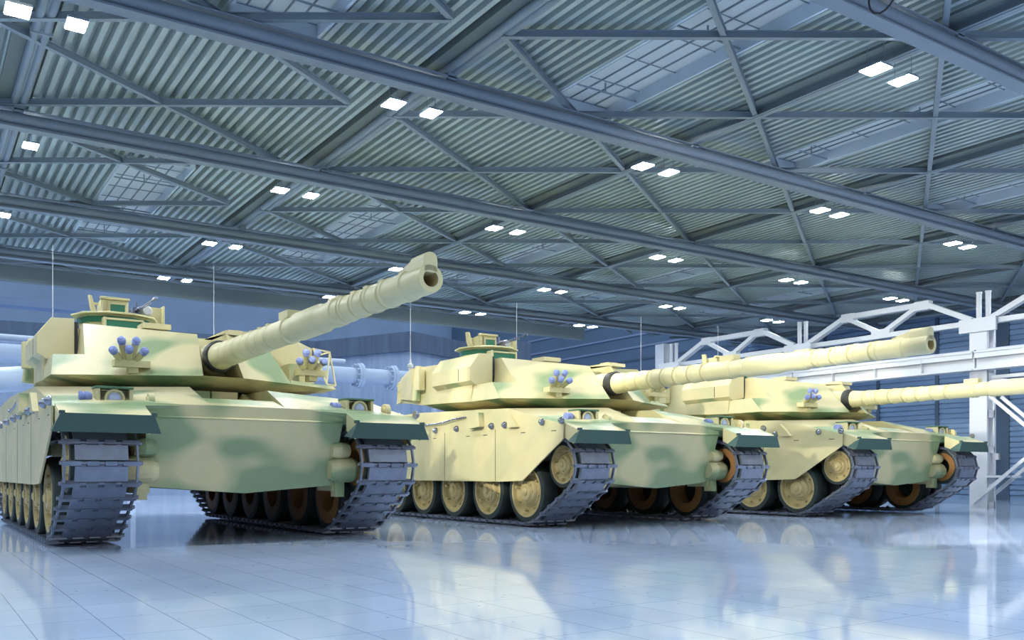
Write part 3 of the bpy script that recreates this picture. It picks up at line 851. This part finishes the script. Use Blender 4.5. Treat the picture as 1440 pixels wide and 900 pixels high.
# loop of black cable hanging at the top
bm = new()
th = math.radians(56.297)
def at_depth(a, b, Z):
    return Vector((a*Z*math.sin(th)+Z*math.cos(th), -a*Z*math.cos(th)+Z*math.sin(th), .69+b*Z))
pts = [at_depth((u-720)/1276.7, (664.9-v)/1276.7, 7.3) for u, v in ((1221, -52), (1222, -20), (1222, 6), (1224, 14), (1229, 18.5), (1237, 19), (1245, 14), (1252, 6), (1257, -2), (1262, -20), (1264, -52))]
path(bm, pts, .008, 8)
tag(obj('hanging_cable', bm, M['black']), 'black cable loop hanging from the roof at the top edge of the photo', 'cable')

# fascia beam at the far end of the roof
bm = new(); box(bm, X0-6, 16.1, 20.42, 20.6, 4.49, 5.6); struct('trim_1', bm, M['fascia'])
bm = new(); box(bm, X0-6, 16.1, 20.36, 20.42, 4.80, 4.86); struct('trim_2', bm, M['steel'])

# wall on the left, out of the picture
bm = new(); box(bm, -10.2, -10, -20, 31, 0, 6); struct('wall_left', bm, M['left'])
# right wall under the roof: horizontal siding
def siding(bm, x, ya, yb, za, zb, p=.135, dep=.035):
    n = round((zb-za)/p); p = (zb-za)/n; prof = []
    for k in range(n):
        z = za+k*p; prof += [(x, z), (x, z+.72*p), (x+dep, z+.80*p), (x+dep, z+.93*p)]
    prof.append((x, zb))
    v = [(bm.verts.new((a, ya, z)), bm.verts.new((a, yb, z))) for a, z in prof]
    for a, b in zip(v, v[1:]): bm.faces.new((a[0], a[1], b[1], b[0]))
bm = new(); siding(bm, XW, 2, 20.5, 0, 4.95); box(bm, XW+.06, XW+.2, 2, 20.5, 0, 4.95)
o = struct('wall_right', bm, M['siding'], sharp=False)
for f in o.data.polygons: f.use_smooth = False
for i, (y, w) in enumerate(((13.93, .05), (12.17, .16), (15.7, .05), (10.2, .05), (17.5, .05))):
    bm = new(); box(bm, XW-.03, XW+.02, y-w, y+w, 0, 4.85); struct('trim_%d' % (3+i), bm, M['siding_seam'])
bm = new(); box(bm, XW-.12, XW, 12.23, 12.40, 1.02, 1.18); tube(bm, (XW-.13, 12.31, 1.1), (XW-.12, 12.31, 1.1), .04)
tag(obj('wall_box', bm, M['white_steel'], bevel=.01), 'small pale switch box on the blue siding beside the gantry column', 'switch box')
# right wall beyond the roof, taller, with pale battens
bm = new(); box(bm, XW, XW+.2, 20.5, 40, 0, 9.5); struct('wall_right_far', bm, M['wallhi'])
for i, z in enumerate((6.50, 5.91, 5.45)):
    bm = new(); box(bm, XW-.03, XW, 20.6, 39.8, z-.035, z+.035); struct('trim_%d' % (8+i), bm, M['stripe'])
bm = new(); box(bm, XW-.02, XW, 20.6, 39.8, 4.93, 5.0); struct('trim_11', bm, M['siding_seam'])
# far wall
bm = new(); box(bm, -14, XW+.2, 40, 40.2, 0, 11); struct('wall_back', bm, M['wallblue'])
# concrete annex wall behind the pipes with its dark band
plan = [(-14, 31.5), (11.3, 28.6), (12.9, 25.0), (15.3, 26.0), (16.4, 24.9), (17.2, 24.9), (17.2, 36), (-14, 36)]
bm = new(); prism(bm, plan, 'z', 0, 4.44); struct('wall_annex', bm, M['concrete'])
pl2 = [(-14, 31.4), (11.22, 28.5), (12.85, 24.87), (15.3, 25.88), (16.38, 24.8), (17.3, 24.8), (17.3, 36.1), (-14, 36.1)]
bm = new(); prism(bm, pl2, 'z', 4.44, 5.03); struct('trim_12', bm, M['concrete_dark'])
bm = new(); box(bm, -6, 4.6, 24.2, 24.7, 4.62, 4.80); struct('trim_13', bm, M['stripe'])

# pipes
def pipe(x0, x1, y, z, r, flanges, m, name, label, cat='pipe', grp=None):
    bm = new(); tube(bm, (x0, y, z), (x1, y, z), r, seg=28)
    p = obj(name, bm, m); tag(p, label, cat, grp)
    for fx in flanges:
        bm = new(); lathe(bm, [(r*.9, -.09), (r*1.55, -.09), (r*1.55, -.02), (r*1.62, -.02), (r*1.62, .07), (r*.9, .07)], (fx, y, z), 'x', 28)
        for k in range(12):
            a = 2*PI*k/12; lathe(bm, [(.028, -.16), (.028, -.09)], (fx, y+r*1.35*math.cos(a), z+r*1.35*math.sin(a)), 'x', 8)
        obj('flange', bm, m, p)
    return p
fat = pipe(-6, 13.0, 23.1, 3.36, .215, (10.35, 11.35), M['pipe'], 'large_pipe', 'fat pale blue pipe with bolted flanges along the back wall')
pipe(-6, 10.05, 23.38, 3.76, .062, (3.0, 6.5), M['pipe2'], 'thin_pipe', 'upper thin white pipe above the fat pipe', 'pipe', 'thin pipes')
pipe(-6, 4.0, 23.52, 3.70, .058, (2.85, ), M['pipe2'], 'thin_pipe', 'lower thin white pipe directly on top of the fat pipe', 'pipe', 'thin pipes')
for x in (4.5, 12.7):
    bm = new(); box(bm, x-.06, x+.06, 23.04, 23.16, 0, 3.17); box(bm, x-.15, x+.15, 22.95, 23.25, 0, .03); box(bm, x-.1, x+.1, 22.98, 23.22, 3.12, 3.20)
    obj('pipe_stand', bm, M['pipe'], fat)
bm = new()
tube(bm, (1.10, 18.2, 2.28), (2.6, 18.2, 2.48), .22, seg=28)
lathe(bm, [(0, -.12), (.12, -.11), (.19, -.06), (.22, 0)], (1.10, 18.2, 2.28), 'x', 28)
pp = obj('short_pipe', bm, M['pipe']); tag(pp, 'short fat pale blue pipe end behind the first tank, low at the left', 'pipe')
bm = new(); box(bm, 2.25, 2.37, 18.14, 18.26, 0, 2.25); obj('pipe_stand', bm, M['pipe'], pp)
bm = new()
for x in (1.75, 1.95): lathe(bm, [(.22, -.02), (.235, -.02), (.235, .02), (.22, .02)], (x, 18.2, 2.28+(x-1.1)*.133), 'x', 28, close=False)
obj('pipe_band', bm, M['pipe'], pp)

# ------------------------------------------------------------------ gantry (plane X = 17.3): columns, arched trusses, crane beam
GX = 17.3
cols = [5.3, 9.55, 13.80, 18.05]
c_lab = ['gantry column off to the right of the third tank', 'white gantry column with square cut-outs standing right of the third tank', 'pale gantry column hidden behind the third tank turret', 'pale blue gantry column at the far end, with its wide post']
for i, y in enumerate(cols):
    r = empty('gantry_column', (GX, y, 0))
    bm = new()
    w = .17
    # laced box column: two flanges, webs with openings
    box(bm, -.16, -.13, -w, w, 0, 3.5)         # face towards -X
    box(bm, .13, .16, -w, w, 0, 3.5)
    zz = [0, .13, .48, .60, 1.08, 1.20, 1.75, 1.90, 2.45, 2.6, 3.5]
    for k in range(0, len(zz)-1, 2):
        box(bm, -.13, .13, -w, -w+.02, zz[k], zz[k+1]); box(bm, -.13, .13, w-.02, w, zz[k], zz[k+1])
    for xx in (-.13, .10): box(bm, xx, xx+.03, -w, -w+.02, 0, 3.5)
    obj('column_shaft', bm, M['grey_steel'] if i == 3 else M['white_steel'], r)
    for dy in (-.11, .07):
        bm = new(); tube(bm, (0, dy, 3.45), (0, dy, 4.17), .048, seg=16); lathe(bm, [(.058, 0), (.058, .03)], (0, dy, 4.16), 'z', 16)
        obj('twin_post', bm, M['white_steel'], r)
    bm = new(); box(bm, -.20, -.14, -.36, .36, 3.40, 3.66); obj('gusset_plate', bm, M['white_steel'], r)
    tag(r, c_lab[i], 'column', 'gantry columns')
bm = new(); box(bm, GX-.1, GX+.25, 18.32, 18.66, 0, 4.22)
tag(obj('wide_post', bm, M['grey_steel']), 'broad flat pale post beside the farthest gantry column', 'post')
t_lab = ['arched white roof-like truss leaving the right edge', 'sunlit white arched truss between the two right gantry columns', 'pale blue arched truss over the middle tank gun']
for i in range(3):
    ya, yb = cols[i], cols[i+1]; L_ = yb-ya
    bm = new(); t = .13; X = GX
    zc = 3.60; zt = 4.12
    p1 = ya+L_*.27; p2 = yb-L_*.28; mid = ya+L_*.51
    ya += .175; yb -= .175
    bar(bm, (X, ya, zc), (X, yb, zc), .14, .10)
    bar(bm, (X, ya+.02, zc+.06), (X, p1, zt), .14, .10)
    bar(bm, (X, p1-.03, zt), (X, p2+.03, zt), .14, .11)
    bar(bm, (X, p2, zt), (X, yb-.02, zc+.06), .14, .10)
    bar(bm, (X, p1+.18, zt-.02), (X, mid-.02, zc+.06), .12, .09)
    bar(bm, (X, p2-.02, zt-.02), (X, mid+.02, zc+.06), .12, .09)
    for (y, z, a, b) in ((mid, zc+.05, .22, .09), (p1+.08, zt-.02, .16, .09), (p2-.08, zt-.02, .16, .09)):
        box(bm, X-.075, X+.075, y-a, y+a, z-b, z+b)
    tag(obj('arched_truss', bm, M['white_steel']), t_lab[i], 'truss', 'arched gantry trusses')
# crane beams
b_lab = ['white crane beam leaving the right edge of the photo', 'sunlit white crane beam between the gantry columns', 'farthest crane beam behind the middle tank gun']
for i in range(3):
    ya, yb = cols[i]+.02, cols[i+1]-.02
    bm = new()
    X = GX-.22
    bar(bm, (X, ya, 2.995), (X, yb, 2.995), .26, .03); bar(bm, (X, ya, 2.665), (X, yb, 2.665), .26, .03)
    bar(bm, (X, ya, 2.83), (X, yb, 2.83), .05, .33)
    bar(bm, (X-.10, ya, 2.93), (X-.10, yb, 2.93), .02, .10)
    for k in range(1, 4): box(bm, X-.12, X, ya+(yb-ya)*k/4-.008, ya+(yb-ya)*k/4+.008, 2.68, 2.98)
    o = tag(obj('crane_beam', bm, M['white_steel']), b_lab[i], 'crane beam', 'crane beams on the gantry')
    bm = new(); bar(bm, (X, ya, 3.03), (X, yb, 3.03), .05, .04); obj('crane_rail', bm, M['grey_steel'], o)
# second, lower rail on the right of the column and diagonal braces
bm = new()
bar(bm, (GX, 5.3, 2.52), (GX, 9.35, 2.52), .12, .06); bar(bm, (GX, 9.35, 2.50), (GX, 9.0, 2.42), .05, .05)
tag(obj('lower_rail', bm, M['white_steel']), 'slim white rail below the crane beam, right of the column', 'rail')
for k, dx in enumerate((-.20, .21)):
    for (a, b, lb) in (((9.30, 2.15), (8.30, 1.25), 'upper'), ((9.62, .12), (8.30, 1.25), 'lower')):
        bm = new(); bar(bm, (GX+dx, a[0], a[1]), (GX+dx, b[0], b[1]), .045, .06)
        tag(obj('diagonal_brace', bm, M['white_steel']), '%s diagonal strut right of the gantry column, %s of the pair' % (lb, 'front one' if k == 0 else 'rear one'), 'strut', 'diagonal struts of the gantry')
bm = new(); bar(bm, (GX, 9.4, .62), (GX, 8.9, .62), .34, .04)
tag(obj('brace_tie', bm, M['white_steel']), 'short level tie between the lower diagonal struts', 'strut')

# ------------------------------------------------------------------ light
W = bpy.data.worlds.new('World'); bpy.context.scene.world = W; W.use_nodes = True
n = W.node_tree.nodes; l = W.node_tree.links
bg = n['Background']
tc = n.new('ShaderNodeTexCoord'); sp = n.new('ShaderNodeSeparateXYZ'); r = n.new('ShaderNodeValToRGB')
r.color_ramp.elements[0].position = .05; r.color_ramp.elements[0].color = (.26, .27, .275, 1)
r.color_ramp.elements[1].position = .75; r.color_ramp.elements[1].color = (.74, .88, 1, 1)
e = r.color_ramp.elements.new(.35); e.color = (.38, .41, .43, 1)
l.new(tc.outputs['Generated'], sp.inputs[0]); l.new(sp.outputs['Z'], r.inputs['Fac']); l.new(r.outputs['Color'], bg.inputs['Color'])
bg.inputs['Strength'].default_value = 2.15

def spot(name, loc, target, power, size, blend, radius, col=(1, .88, .62)):
    L = bpy.data.lights.new(name, 'SPOT'); L.energy = power; L.spot_size = math.radians(size); L.spot_blend = blend
    L.shadow_soft_size = radius; L.color = col
    o = bpy.data.objects.new(name, L); C.objects.link(o); o.location = loc
    d = Vector(target)-Vector(loc); o.rotation_euler = d.to_track_quat('-Z', 'Y').to_euler()
    return o
WARM = (1, .95, .76)
spot('added_flank_spot', (-8, 5, 7.6), (6.6, 10.0, 1.85), 9500, 11, .3, .1, WARM)  # added off-frame spot standing in for sunlight on the middle flank
spot('added_flank_spot', (-8, 5, 7.6), (6.6, 12.7, 1.95), 8500, 10.5, .3, .1, WARM)  # second added spot, carries that flank light towards the rear
spot('added_gun_spot', (-6, 5, 5.0), (8.2, 6.9, 2.0), 6500, 14, .3, .1, WARM)  # added spot out of frame, brightens the middle gun
spot('added_turret_spot', (-6, 5, 5.0), (12.0, 10.8, 2.35), 11000, 8.5, .3, .1, WARM)  # added spot giving the third turret side its sunlit look
spot('added_far_gun_spot', (-6, 4.6, 5.0), (13.3, 7.0, 2.1), 10000, 9.5, .3, .1, WARM)  # added unseen spot, lights the third gun
spot('added_gantry_spot', (-.6, 6, 4.1), (17.2, 9.8, 3.35), 3600, 15, .2, .1, (1, .97, .9))  # added unseen spot in place of sun on the gantry
spot('added_floor_spot', (-6, 3.2, 5.2), (10.4, 5.5, 0), 36000, 5.6, .15, .08, (1, .97, .9))  # added spot, makes the bright wedge on the floor

# ------------------------------------------------------------------ camera
cam = bpy.data.cameras.new('camera'); co = bpy.data.objects.new('camera', cam); C.objects.link(co)
co.location = (0, 0, .69)
th = math.radians(56.297)
co.rotation_euler = (PI/2, 0, -(PI/2-th))
cam.sensor_width = 36; cam.lens = 1276.73/1440*36
cam.shift_y = (664.87-450)/1440; cam.shift_x = 0
cam.clip_end = 200
bpy.context.scene.camera = co
vs = bpy.context.scene.view_settings
vs.view_transform = 'Standard'; vs.look = 'None'; vs.gamma = 1; vs.exposure = 0
vs.use_curve_mapping = False
